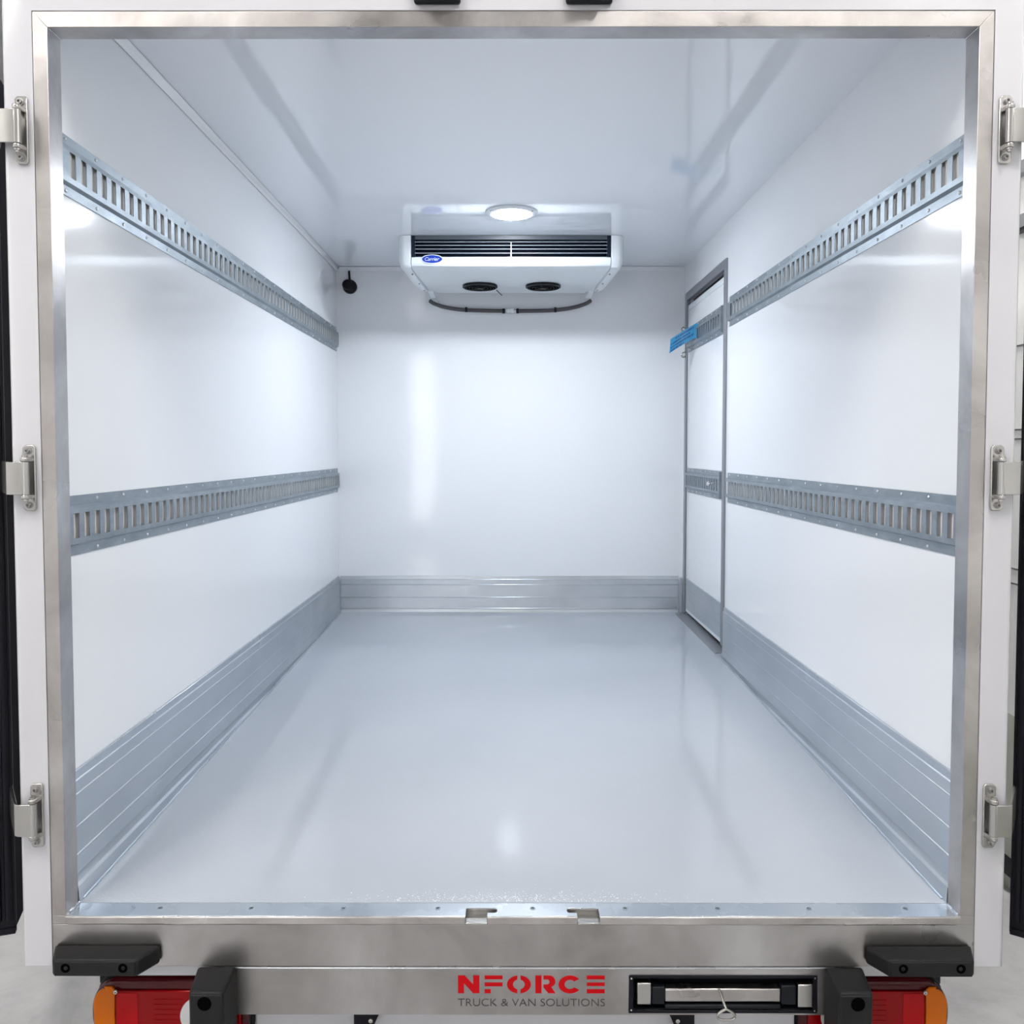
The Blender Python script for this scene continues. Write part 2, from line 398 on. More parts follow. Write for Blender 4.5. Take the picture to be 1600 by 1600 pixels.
# weld beads in the corners
for s in (-1, 1):
    bm = bm_(); tube(bm, [(s*(WI-.0005), YF+.003, ZI-.0005), (s*(WI-.0005), YB, ZI-.0005)], .0018, 6); obj('weld_bead', bm, 'cast', frame, smooth=True)
    bm = bm_(); pts = [(s*(WI-.002-.001*random.random()), YF+.003+i*.0042, -1.0535+.001*random.random()) for i in range(13)]; tube(bm, pts, .0035, 7); obj('weld_bead', bm, 'chrome', frame, smooth=True)
# threshold plate with its two latch cut-outs (grid with cells left out)
zt = -1.0545; bm = bm_(); y_ = YF-.0010
prism(bm, [(-WI, YB), (-WI, y_), (-.107, y_), (-.107, 1.905), (-.105, 1.907), (-.040, 1.907), (-.036, 1.903), (-.036, 1.892), (-.040, 1.888), (-.058, 1.888), (-.058, y_), (.147, y_), (.147, 1.888), (.129, 1.888), (.125, 1.892), (.125, 1.903), (.129, 1.907), (.195, 1.907), (.197, 1.905), (.197, y_), (WI, y_), (WI, YB)], 'z', zt-.003, zt)
obj('threshold', bm, 'alu_sill', frame, bevel=.0008)
bm = bm_()
for a, b in ((-WI, -.107), (-.058, .147), (.197, WI)): box(bm, a, b, YF-.006, YF-.0011, -1.0722, zt+.0002)
obj('threshold_lip', bm, 'steel', frame, bevel=.0024, seg=4)
for a, b, c, d in ((-.110, -.033, -.107, -.058), (.122, .200, .147, .197)):
    bm = bm_(); box(bm, a, b, YF+.001, 1.910, -1.085, -1.070); box(bm, a, b, 1.9075, 1.912, -1.085, zt-.0032)
    box(bm, c, d, YF-.0035, YF+.012, -1.0735, -1.0690)
    obj('latch_pocket', bm, 'cast', frame, bevel=.001)
src = None
for x in (-.813, -.602, -.389, -.172, .046, .259, .472, .682, .904):
    if src is None:
        bm = bm_(); lathe(bm, [(.0062, 0), (.0058, .0012), (.0038, .0014), (.0030, -.0008), (.0008, -.0008)], (0, 0), 'z', 16)
        src = centre_part('countersunk_screw', bm, 'galv', frame, (x, 1.905, zt), smooth=True)
    else: copy_part(src, frame, (x, 1.905, zt))
bm = bm_()
box(bm, -WO-.0005, WO+.0005, YF+.0005, YB, -1.172, -1.0749)
box(bm, -WO-.0005, -WI-.0003, YF+.0005, YB, -1.0749, -1.0548); box(bm, WI+.0003, WO+.0005, YF+.0005, YB, -1.0749, -1.0548)
obj('apron_plate', bm, 'steel_plate', frame, bevel=.0012)

# white body around the frame
body = thing('body_surround', 'white painted truck body panel round the steel frame, carrying six hinges', 'truck body', (0, 1.90, -1.173))
bm = bm_(); rings = []
for y, o in ((YB-.0005, 1.118), (YF+.020, 1.118), (YF+.010, 1.1165), (YF+.003, 1.1125), (YF-.0003, 1.107), (YF-.001, 1.103)):
    g = 1.118-o
    pts = [(-WO-.0012, -1.1735+g*.2), (-WO-.0012, .9555), (WO+.0012, .9555), (WO+.0012, -1.1735+g*.2), (o, -1.1735+g*.2), (o, 1.19-g), (-o, 1.19-g), (-o, -1.1735+g*.2)]
    rings.append([bm.verts.new((p[0], y, p[1])) for p in pts])
for A, B in zip(rings, rings[1:]):
    for i in range(8): bm.faces.new((A[i], A[(i+1) % 8], B[(i+1) % 8], B[i]))
bm.faces.new(rings[0][::-1]); bm.faces.new(rings[-1])
obj('surround_panel', bm, 'white_paint', body, smooth=True)

# ================================================================= hinges
def hinge(s, zc, label):
    mr = s < 0; y = YF-.0015
    # base plate with round-cornered pads and an open middle
    bm = bm_()
    z0, z1 = zc-.073, zc+.073
    prism(bm, [(1.057, z0+.006), (1.0605, z0), (1.079, z0), (1.085, z0+.006), (1.085, z0+.026), (1.080, z0+.031), (1.0622, z0+.034), (1.0622, z1-.034), (1.080, z1-.031), (1.085, z1-.026), (1.085, z1-.006), (1.079, z1), (1.0605, z1), (1.057, z1-.006)], 'y', y-.006, y)
    t = obj('door_hinge', bm, 'cast', body, bevel=.0018, mirror=mr); t['label'] = label
    bm = bm_(); box(bm, 1.0622, 1.084, y-.0015, y, z0+.034, z1-.034); obj('recess_plate', bm, 'cast_dark', t, mirror=mr)
    # lugs reaching to the pin
    for q in (-1, 1):
        bm = bm_(); zz = zc+q*.041
        prism(bm, [(1.0585, y-.004), (1.0595, y-.020), (1.062, y-.0315), (1.068, y-.0345), (1.075, y-.033), (1.0775, y-.026), (1.0765, y-.012), (1.078, y-.004)], 'z', zz-.0052, zz+.0052)
        obj('hinge_lug', bm, 'cast', t, bevel=.0025, mirror=mr)
    bm = bm_(); cyl(bm, (1.0685, y-.0255), .0047, 'z', zc-.050, zc+.050, 16); cyl(bm, (1.0685, y-.0255), .0062, 'z', zc+.0465, zc+.0505, 16)
    lathe(bm, [(.0062, zc-.047), (.0062, zc-.050), (.0042, zc-.0505), (.0036, zc-.055)], (1.0685, y-.0255), 'z', 16)
    obj('hinge_pin', bm, 'cast', t, smooth=True, mirror=mr)
    bm = bm_(); cyl(bm, (1.0685, y-.0255), .0085, 'z', zc-.0355, zc+.0355, 20)
    obj('hinge_barrel', bm, 'cast', t, smooth=True, mirror=mr)
    # bent leaf running back to the opened door
    A = [(1.070, y-.034), (1.098, y-.0345), (1.106, y-.031), (1.1115, y-.024), (1.192, y+.092)]
    B = [(1.186, y+.096), (1.1065, y-.0205), (1.102, y-.0265), (1.096, y-.0285), (1.070, y-.0285)]
    bm = bm_(); prism(bm, A+B, 'z', zc-.036, zc+.036); obj('hinge_leaf', bm, 'cast', t, bevel=.0012, mirror=mr)
    for q in (-1, 1):
        zz = zc+q*.060
        bm = bm_(); lathe(bm, [(.0078, y-.006), (.0076, y-.0075), (.0058, y-.0078), (.0058, y-.0115), (.0050, y-.0128), (.0030, y-.0128), (.0026, y-.0085), (.0005, y-.0085)], (1.0715, zz), 'y', 20)
        obj('cap_screw', bm, 'cast_dark', t, smooth=True, mirror=mr)
for s, side in ((-1, 'left'), (1, 'right')):
    for zc, h in ((.6975, 'top'), (-.0605, 'middle'), (-.8205, 'bottom')):
        hinge(s, zc, 'stainless steel door hinge, the %s one of three on the %s white post' % (h, side))

# ================================================================= opened rear doors
def rear_door(s, ang, n, label, x0=1.178, y0=1.956):
    t = thing('door_%d' % n, label, 'door', (s*(x0+.04), y0+.02, -1.139), kind='structure')
    ca, sa = math.cos(ang), math.sin(ang)
    def R(pts): return [(x0+px*ca+py*sa, y0-px*sa+py*ca) for px, py in pts]     # px outwards, py away from the camera
    zt, zb = (.87, -1.137)
    def pr(pts, a, b, name, m, bev=.002):
        bm = bm_(); prism(bm, R(pts), 'z', a, b); return obj(name, bm, m, t, bevel=bev, mirror=(s < 0))
    pr([(0, .004), (.075, .004), (.075, 1.02), (0, 1.02)], zb+.004, zt-.004, 'door_slab', 'door_lining')
    pr([(.0751, .004), (.079, .004), (.079, 1.02), (.0751, 1.02)], zb+.004, zt-.004, 'outer_skin', 'white_paint')
    pr([(-.002, -.002), (.079, -.002), (.079, .0035), (-.002, .0035)], zb, zt, 'edge_profile', 'rubber', .001)
    for k in range(3):
        c = R([(.012+.024*k, -.002)])[0]
        bm = bm_(); cyl(bm, c, .009, 'z', zb+.03, zt-.02, 14); obj('rubber_seal', bm, 'rubber', t, smooth=True, mirror=(s < 0))
    pr([(-.001, -.008), (.07, -.008), (.07, .004), (-.001, .004)], zb-.004, zb+.010, 'bottom_cap', 'rubber', .002)
    return t
rear_door(-1, math.radians(19), 2, 'opened rear door folded back beside the left post, black rubber seals on its edge')
rear_door(1, math.radians(35), 3, 'opened rear door folded back beside the right post, black rubber seals on its edge')

# ================================================================= door stops at the top edge
def stop(xc, label):
    t = thing('door_buffer', label, 'door buffer', (xc, YF-.002, .9635), 'black buffers above the opening')
    bm = bm_(); box(bm, xc-.0505, xc+.0505, YF-.016, YF-.0012, .9645, 1.02); obj('buffer_base', bm, 'black', t, bevel=.006, seg=3)
    bm = bm_(); prism(bm, [(xc-.030, .969), (xc+.026, .969), (xc+.030, .975), (xc+.030, 1.02), (xc-.033, 1.02), (xc-.033, .973)], 'y', YF-.040, YF-.016); obj('rubber_block', bm, 'bumper', t, bevel=.004)
    for q in (-1, 1):
        bm = bm_(); lathe(bm, [(.0062, YF-.0155), (.0062, YF-.019), (.0045, YF-.0205), (.0028, YF-.0205), (.0024, YF-.0175), (.0004, YF-.0175)], (xc+q*.0415, .9775), 'y', 16); obj('screw', bm, 'cast', t, smooth=True)
stop(-.1635, 'black rubber door buffer on the white top edge, left of the two')
stop(.1645, 'black rubber door buffer on the white top edge, right of the two')

# ================================================================= bumpers
def corner_bumper(s, label):
    t = thing('corner_bumper', label, 'bumper', (s*.93, 1.84, -1.162), 'black rubber corner bumpers')
    bm = bm_(); y0 = 1.815; yb = YF-.0005
    v = [(.829, y0), (1.013, y0), (1.018, y0+.006), (1.0395, yb), (.800, yb), (.800, yb-.010)]
    prism(bm, v, 'z', -1.160, -1.121)
    o = obj('bumper_block', bm, 'bumper', t, bevel=.006, seg=3, mirror=s < 0)
    bm = bm_(); box(bm, .832, 1.011, y0-.0022, y0+.002, -1.157, -1.1245); obj('face_pad', bm, 'bumper', t, bevel=.003, seg=3, mirror=s < 0)
    for x in (.8585, .985):
        bm = bm_(); lathe(bm, [(.0105, y0-.0026), (.0085, y0-.0027), (.0075, y0-.0024), (.0070, y0-.0021), (.0004, y0-.0021)], (x, -1.1385), 'y', 20); p = obj('screw_hole_shade', bm, 'hole_shade', t, smooth=True, mirror=s < 0)  # flat dark disc painted in place of the shaded hole
        bm = bm_(); lathe(bm, [(.0042, y0-.0022), (.0042, y0-.0034), (.003, y0-.0044), (.0005, y0-.0044)], (x-.001, -1.1380), 'y', 14); obj('bolt_head', bm, 'black', p, smooth=True, mirror=s < 0)
corner_bumper(-1, 'wide black rubber corner bumper below the left end of the steel frame')
corner_bumper(1, 'wide black rubber corner bumper below the right end of the steel frame')
def dock_bumper(xf0, xf1, xb0, xb1, hx, label):
    t = thing('dock_bumper', label, 'bumper', ((xf0+xf1)/2, 1.83, -1.32), 'black block bumpers')
    yf, yb = 1.782, 1.879; zt = -1.1735; zb = -1.34
    bm = bm_()
    F = [bm.verts.new(p) for p in ((xf0, yf, zb), (xf1, yf, zb), (xf1, yf, zt), (xf0, yf, zt))]
    B = [bm.verts.new(p) for p in ((xb0, yb, zb), (xb1, yb, zb), (xb1, yb, zt), (xb0, yb, zt))]
    bm.faces.new(F); bm.faces.new(B[::-1])
    for i in range(4): bm.faces.new((F[i], F[(i+1) % 4], B[(i+1) % 4], B[i]))
    obj('bumper_block', bm, 'bumper', t, bevel=.008, seg=3)
    bm = bm_(); box(bm, xf0+.004, xf1-.004, yf-.003, yf+.003, zb+.01, zt-.004); obj('face_pad', bm, 'bumper', t, bevel=.006, seg=3)
    bm = bm_(); lathe(bm, [(.0155, yf-.0034), (.0135, yf-.0036), (.0125, yf-.0033), (.0110, yf-.0031), (.0004, yf-.0031)], (hx, zt-.0225), 'y', 24); obj('screw_hole_shade', bm, 'hole_shade', t, smooth=True)  # shade of the bolt hole painted as a dark disc
dock_bumper(-.703, -.628, -.718, -.628, -.6675, 'tall black block bumper covering the left tail light')
dock_bumper(.706, .780, .709, .797, .746, 'tall black block bumper covering the right tail light')

# ================================================================= rear beam with the lettering
beam = thing('rear_beam', 'brushed steel beam under the opening carrying red and grey lettering', 'bumper beam', (0, 1.89, -1.29))
bm = bm_(); YP = YF+.006
# steel sheet with the rectangular cut-out for the recessed pull bar
HX0, HX1, HZ0, HZ1 = .271, .689, -1.2795, -1.1985
for a in ((-.660, HX0, -1.2885, -1.1815), (HX1, .735, -1.2885, -1.1815), (HX0, HX1, HZ1, -1.1815), (HX0, HX1, -1.2885, HZ0)):
    box(bm, a[0], a[1], YP, YP+.004, a[2], a[3])
bmesh.ops.remove_doubles(bm, verts=bm.verts, dist=1e-5)
obj('beam_face', bm, 'steel_plate', beam)
bm = bm_(); prism(bm, [(YP-.0002, -1.1800), (YP+.0015, -1.1772), (YP+.005, -1.1756), (YP+.04, -1.1750), (YP+.04, -1.182), (YP-.0002, -1.182)], 'x', -.660, .735); obj('beam_fold', bm, 'alu_sill', beam, bevel=.0008)
bm = bm_(); box(bm, -.660, .735, YP+.0045, YP+.05, -1.2885, -1.2860); obj('beam_flange', bm, 'steel_plate', beam)
for s in (-1, 1):
    bm = bm_(); box(bm, *( (-.99, -.661) if s < 0 else (.736, .99)), YP+.012, YP+.05, -1.2065, -1.1735)
    obj('side_extension', bm, 'white_paint', beam, bevel=.003)

LX0, LZ0, LS = -.125, -1.1965, .335/1078
def px(p): return (LX0+(p[0]-262)*LS, LZ0-(p[1]-690)*LS)
def letter(polys, name='logo_letter', m='red_vinyl'):
    bm = bm_()
    for pl in polys: prism(bm, [px(p) for p in pl], 'y', YP-.0008, YP-.0001)
    obj(name, bm, m, beam)
def R_(a, b, c, d): return [(a, c), (b, c), (b, d), (a, d)]
def arc(cx, cy, rx, ry, a0, a1, n=14): return [(cx+rx*math.cos(math.radians(a0+(a1-a0)*i/n)), cy+ry*math.sin(math.radians(a0+(a1-a0)*i/n))) for i in range(n+1)]
letter([[(262,690),(312,690),(374,757),(374,690),(420,690),(420,823),(374,823),(306,748),(306,823),(262,823)]])
letter([R_(458,590,690,718), R_(458,590,743,771), R_(458,503,793,823)])
letter([arc(710,757,88,67,97,263)+arc(710,757,43,38,253,107), arc(710,757,88,67,-83,83)+arc(710,757,43,38,73,-73)])
letter([R_(830,876,690,823), [(890,690)]+arc(930,734,48,44,-90,40)+[(948,776),(978,823),(926,823),(890,779),(890,758),(918,757)]+arc(918,738,16,19,90,-90,8)+[(890,719)]])
letter([arc(1085,757,84,67,-38,-322,22)[0:]+arc(1085,757,42,35,322-360+360,398-360+0,1)[:0]+arc(1085,757,40,36,-322,-38,22)])
letter([R_(1208,1340,690,718), R_(1208,1340,743,768), R_(1208,1340,793,823)])

def text_part(name, s, x0, x1, z0, z1, y, m, parent, shear=0, thick=.0006, offset=0):
    cu = bpy.data.curves.new('t', 'FONT'); cu.body = s; cu.shear = shear; cu.offset = offset
    to = bpy.data.objects.new('t', cu); COL.objects.link(to)
    bpy.context.view_layer.update()
    me = bpy.data.meshes.new_from_object(to.evaluated_get(bpy.context.evaluated_depsgraph_get()))
    bpy.data.objects.remove(to); bpy.data.curves.remove(cu)
    bm = bm_(); bm.from_mesh(me); bpy.data.meshes.remove(me)
    a = min(v.co.x for v in bm.verts); b = max(v.co.x for v in bm.verts); c = min(v.co.y for v in bm.verts); d = max(v.co.y for v in bm.verts)
    for v in bm.verts: v.co = Vector((x0+(v.co.x-a)/(b-a)*(x1-x0), y, z0+(v.co.y-c)/(d-c)*(z1-z0)))
    r = bmesh.ops.extrude_face_region(bm, geom=bm.faces[:])
    for v in [g for g in r['geom'] if isinstance(g, bmesh.types.BMVert)]: v.co.y += thick
    return obj(name, bm, m, parent)
text_part('lettering', 'TRUCK & VAN SOLUTIONS', -.125, .2105, -1.2680, -1.2508, YP-.0008, 'dark_vinyl', beam, offset=-.012)

# ================================================================= recessed pull bar
pb = thing('recessed_pull_bar', 'steel pull bar with a T ring in a black recess, right of the red lettering', 'latch', (.48, 1.875, -1.282))
bm = bm_()
a, b, c, d = .2655, .6945, -1.2835, -1.1955
for q in ((a, b, d-.006, d), (a, b, c, c+.0055), (a, a+.0095, c+.0055, d-.006), (b-.0095, b, c+.0055, d-.006)): box(bm, q[0], q[1], YP-.0025, YP-.0002, q[2], q[3])
bmesh.ops.remove_doubles(bm, verts=bm.verts, dist=1e-5)
obj('recess_frame', bm, 'rubber', pb, bevel=.0008)
bm = bm_(); box(bm, HX0+.001, HX1-.001, YP+.034, YP+.038, HZ0+.001, HZ1-.001); box(bm, HX0+.001, HX1-.001, YP+.004, YP+.034, HZ1-.003, HZ1-.001); box(bm, HX0+.001, HX1-.001, YP+.004, YP+.034, HZ0+.001, HZ0+.003)
box(bm, HX0+.001, HX0+.003, YP+.004, YP+.034, HZ0+.003, HZ1-.003); box(bm, HX1-.003, HX1-.001, YP+.004, YP+.034, HZ0+.003, HZ1-.003)
obj('recess_tray', bm, 'black', pb)
for x0, x1, z0, z1 in ((.284, .3155, -1.2625, -1.2120), (.6500, .6840, -1.2690, -1.2155)):
    bm = bm_(); box(bm, x0, x1, YP-.004, YP+.030, z0, z1); obj('end_block', bm, 'cast', pb, bevel=.0025)
for x0, x1, z0, z1 in ((.3175, .3475, -1.2645, -1.2230), (.6130, .6470, -1.2650, -1.2200)):
    bm = bm_(); box(bm, x0, x1, YP-.001, YP+.026, z0, z1); obj('sleeve', bm, 'black', pb, bevel=.003)
bm = bm_(); box(bm, .3475, .6130, YP+.001, YP+.024, -1.2600, -1.2285); obj('bar', bm, 'steel', pb, bevel=.0035)
bm = bm_(); box(bm, .3475, .6130, YP-.0005, YP+.010, -1.2755, -1.2655); obj('lower_lip', bm, 'black', pb, bevel=.003)
bm = bm_(); tube(bm, curve([(.470, YP-.002, -1.2265), (.4725, YP-.012, -1.2315), (.4740, YP-.030, -1.2390), (.4765, YP-.043, -1.2465)], 5), .0032, 8)
tr = obj('pull_shank', bm, 'cast', pb, smooth=True)
yr = YP-.044
bm = bm_(); tube(bm, curve([(.4765, yr, -1.2450), (.462, yr, -1.2530), (.4565, yr, -1.2610), (.462, yr, -1.2680), (.4765, yr, -1.2700), (.491, yr, -1.2680), (.4965, yr, -1.2610), (.491, yr, -1.2530)], 4), .0028, 8, closed=True)
obj('pull_ring', bm, 'cast', tr, smooth=True)
for x, z in ((.2705, -1.2015), (.2705, -1.2755), (.6895, -1.2010), (.6895, -1.2770)):
    bm = bm_(); lathe(bm, [(.0024, YP-.0026), (.002, YP-.0038), (.0004, YP-.004)], (x, z), 'y', 10); obj('screw', bm, 'chrome', pb, smooth=True)

# white panel and black brackets below the beam
bm = bm_(); box(bm, -.60, .66, 1.925, 1.935, -1.46, -1.291)
tag(obj('number_plate_panel', bm, 'white_paint', bevel=.002), 'plain white panel below the steel beam', 'panel')
for s, xc, lab in ((-1, -.333, 'black bracket under the beam, left of the lettering'), (1, .386, 'black bracket under the beam, below the recessed pull bar')):
    t = thing('black_bracket', lab, 'bracket', (xc, 1.91, -1.36), 'black brackets under the beam')
    bm = bm_(); w_ = .033
    pts = [(-w_, -1.2893), (w_, -1.2893)]+[(w_-.002-.03*math.sin(a*.1)*1.0, -1.2893-.05*(1-math.cos(a*.1))*1.2-.004*a) for a in range(1, 12)]+[(-w_, -1.36)]
    pts = [(xc+(p[0] if s < 0 else -p[0]), p[1]) for p in pts]
    prism(bm, pts, 'y', 1.895, 1.915); obj('bracket_plate', bm, 'rubber', t)
    bm = bm_(); lathe(bm, [(.006, 1.8948), (.005, 1.891), (.001, 1.890)], (xc+s*-.006, -1.312), 'y', 14); obj('bolt', bm, 'cast', t, smooth=True)

# running gear below the box
ch = thing('truck_chassis', 'dark truck chassis with two rear wheels under the white box', 'chassis', (0, 4.2, -1.78))
for s in (-1, 1):
    bm = bm_(); box(bm, s*.36, s*.44, 1.96, 5.9, -1.36, -1.175); obj('chassis_rail', bm, 'rubber', ch, bevel=.005)
    bm = bm_(); lathe(bm, [(.20, s*.72), (.29, s*.70), (.33, s*.72), (.345, s*.76), (.345, s*.88), (.33, s*.92), (.29, s*.94), (.20, s*.92)], (4.3, -1.435), 'x', 48); ty = obj('tyre', bm, 'black', ch, smooth=True)
    bm = bm_(); lathe(bm, [(.199, s*.73), (.199, s*.90), (.185, s*.915), (.17, s*.86), (.07, s*.84), (.06, s*.90), (.0005, s*.90)], (4.3, -1.435), 'x', 32); obj('wheel_rim', bm, 'cast', ty, smooth=True)
bm = bm_(); cyl(bm, (4.3, -1.435), .05, 'x', -.72, .72, 16); obj('axle', bm, 'rubber', ch, smooth=True)

# ================================================================= tail lights
def tail_light(s, xo, xi, label):
    """xo outer end (positive), xi inner end"""
    t = thing('tail_light', label, 'tail light', (s*(xo+xi)/2, 1.92, -1.40), 'rear light clusters')
    mr = s < 0
    def outline(a, b, zt, zb, r, rin=.03, n=10):
        P = []
        P += [(a-r+r*math.sin(PI/2*i/n), zt-r*1.15+r*1.15*math.cos(PI/2*i/n)) for i in range(n+1)]
        P += [(a-r+r*math.cos(PI/2*i/n), zb+r*1.15-r*1.15*math.sin(PI/2*i/n)) for i in range(n+1)]
        P += [(b+rin-rin*math.sin(PI/2*i/4), zb+rin-rin*math.cos(PI/2*i/4)) for i in range(5)]
        P += [(b+rin-rin*math.cos(PI/2*i/4), zt-rin+rin*math.sin(PI/2*i/4)) for i in range(5)]
        return P
    zt = -1.219; zb = -1.385
    bm = bm_(); prism(bm, outline(xo-.002, xi+.002, zt+.006, zb-.004, .06), 'y', 1.925, 1.965); obj('lamp_housing', bm, 'black', t, bevel=.004, mirror=mr)
    bm = bm_(); prism(bm, outline(xo, xi, zt, zb, .066), 'y', 1.899, 1.9248); obj('outer_lens', bm, 'red_dark', t, bevel=.014, seg=4, mirror=mr)
    za = -1.243
    bm = bm_(); prism(bm, [(xi+.016, za), (xo-.062, za), (xo-.060, -1.26), (xo-.0592, -1.30), (xo-.0615, zb+.02), (xi+.016, zb+.02)], 'y', 1.8935, 1.8995); rl = obj('red_lens', bm, 'red_lens', t, bevel=.0025, mirror=mr)
    bm = bm_(); prism(bm, [(xo-.112, za-.004), (xo-.066, za-.004), (xo-.0635, -1.27), (xo-.0635, zb+.025), (xo-.112, zb+.025)], 'y', 1.8925, 1.8934); obj('brake_lens', bm, 'red_bright', t, bevel=.0004, mirror=mr)
    bm = bm_()
    o = [(xo-.0605, za), (xo-.052, za+.010), (xo-.034, za+.010)]
    o += [(xo-.0095-.028+.028*math.sin(PI/2*i/8), za-.035+.040*math.cos(PI/2*i/8)) for i in range(9)]
    o += [(xo-.011, zb+.045), (xo-.025, zb+.022), (xo-.060, zb+.02), (xo-.0578, -1.30), (xo-.0585, -1.26)]
    prism(bm, o, 'y', 1.8935, 1.8993); obj('amber_lens', bm, 'amber_lens', t, bevel=.0025, mirror=mr)
    bm = bm_(); lathe(bm, [(.046, 1.8950), (.045, 1.8915), (.036, 1.8895), (.001, 1.8890)], (xo-.255, -1.302), 'y', 32); obj('reversing_lens', bm, 'clear_lens', t, smooth=True, mirror=mr)
    bm = bm_(); lathe(bm, [(.0055, 1.893), (.0045, 1.8905), (.002, 1.8905), (.0015, 1.8925), (.0004, 1.8925)], (xo-.062, -1.2445), 'y', 12); obj('lens_screw', bm, 'cast', t, smooth=True, mirror=mr)
    bm = bm_(); box(bm, xo-.024, xo-.006, 1.930, 1.945, -1.25, -1.206); tab = obj('mounting_tab', bm, 'black', t, bevel=.004, mirror=mr)
    bm = bm_()
    for i in range(9): box(bm, xo-.216, xo-.150, 1.8925, 1.8936, -1.262-.012*i, -1.263-.012*i)
    obj('lens_ribs', bm, 'red_lens', t, mirror=mr)
tail_light(-1, .9755, .611, 'red and amber tail light under the left corner bumper')
tail_light(1, 1.0095, .664, 'red and amber tail light under the right corner bumper')

# ================================================================= cooling unit
ac = thing('cooling_unit', 'white evaporator cooling unit with dark grille mounted under the ceiling', 'cooling unit', (.003, 4.65, .90))
AX = .003; HW = .509
def warp(bm):
    for v in bm.verts:
        t = max(0, (v.co.y-4.42)/.6)
        v.co.x = AX+(v.co.x-AX)*(1-.085*t)
ztop = ZC-.001
prof = [(4.352, .984), (4.340, .9835), (4.336, .981), (4.335, .970), (4.338, .952), (4.345, .940), (4.356, .936), (4.40, .9335), (4.69, .9255), (4.690, .9275), (4.905, .9160), (4.915, .919), (4.915, ztop), (4.352+.09, ztop), (4.352+.09, .99)]
bm = bm_(); N = 20
for i in range(N): pass
A, B = prism(bm, prof, 'x', AX-HW+.001, AX+HW-.001); warp(bm)
obj('unit_body', bm, 'plastic_white', ac, bevel=.0015)
for s in (-1, 1):     # rounded end caps
    cp = [(4.338, ztop), (4.336, .975), (4.340, .948), (4.352, .934), (4.40, .928), (4.68, .912), (4.84, .9065), (4.885, .912), (4.895, .93), (4.895, ztop)]
    bm = bm_(); secs = [(HW+.0015, 0), (HW+.030, 0), (HW+.048, .006), (HW+.058, .016), (HW+.066, .036)]
    rings = []
    for xw, inset in secs:
        r = []
        for (y, z) in cp:
            yy = y+inset*(1 if y < 4.5 else -1)*(1 if y < 4.4 or y > 4.86 else 0); zz = z if z > ztop-.001 else min(z+inset*(1.0 if y > 4.33 else 0), ztop-.002)
            r.append(bm.verts.new((AX+s*xw, yy, zz)))
        rings.append(r)
    n = len(cp)
    for a_, b_2 in zip(rings, rings[1:]):
        for i in range(n): bm.faces.new((a_[i], a_[(i+1) % n], b_2[(i+1) % n], b_2[i]))
    bm.faces.new(rings[0][::-1]); bm.faces.new(rings[-1]); warp(bm)
    ec = obj('end_cap', bm, 'plastic_white', ac, bevel=.002)
    for (y, z, q) in ((4.46, .9225, 0), (4.66, .9135, 0), (4.82, .9075, 0)):
        x = AX+s*(HW+.010)*(1-.085*max(0, (y-4.42)/.6))
        bm = bm_(); cyl(bm, (x, y), .0045, 'z', z-.004, z+.006, 10); obj('cap_screw', bm, 'cast_dark', ec, smooth=True)
# grille: dark box, louvers, centre stay
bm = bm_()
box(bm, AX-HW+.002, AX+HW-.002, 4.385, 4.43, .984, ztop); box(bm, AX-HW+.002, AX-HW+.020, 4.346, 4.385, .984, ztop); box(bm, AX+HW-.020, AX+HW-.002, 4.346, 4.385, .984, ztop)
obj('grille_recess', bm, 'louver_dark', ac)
bm = bm_(); prism(bm, [(4.345, 1.0745), (4.343, ztop), (4.384, ztop), (4.384, 1.0745)], 'x', AX-HW+.020, AX+HW-.020)
obj('grille_top_bar', bm, 'grille_frame', ac)
bm = bm_(); box(bm, AX-HW+.010, AX+HW-.010, 4.346, 4.372, .9842, .9868); obj('grille_ledge', bm, 'louver', ac)
for z in (1.004, 1.0245, 1.0430, 1.0600):
    bm = bm_(); prism(bm, [(4.344, z), (4.3443, z+.0026), (4.372, z+.0085), (4.372, z+.0068)], 'x', AX-HW+.019, AX+HW-.019); obj('louver', bm, 'louver', ac)
bm = bm_(); box(bm, AX-.0025, AX+.0025, 4.342, 4.375, .985, 1.062); obj('centre_stay', bm, 'louver', ac)
# oval badge with lettering
def badge():
    bm = bm_(); cx_, cz_, y = -.3985, .9725, 4.3328
    cyl(bm, (cx_, cz_), .0565, 'y', y, y+.002, 40, sy=.415); rim = obj('badge', bm, 'badge_rim', ac, bevel=.0006)
    bm = bm_(); cyl(bm, (cx_, cz_), .0510, 'y', y-.0008, y-.0001, 40, sy=.385); obj('badge_field', bm, 'badge', rim)
    text_part('badge_lettering', 'Carrier', cx_-.037, cx_+.037, cz_-.0085, cz_+.0095, y-.0014, 'badge_rim', rim, shear=.35, offset=.002)
badge()
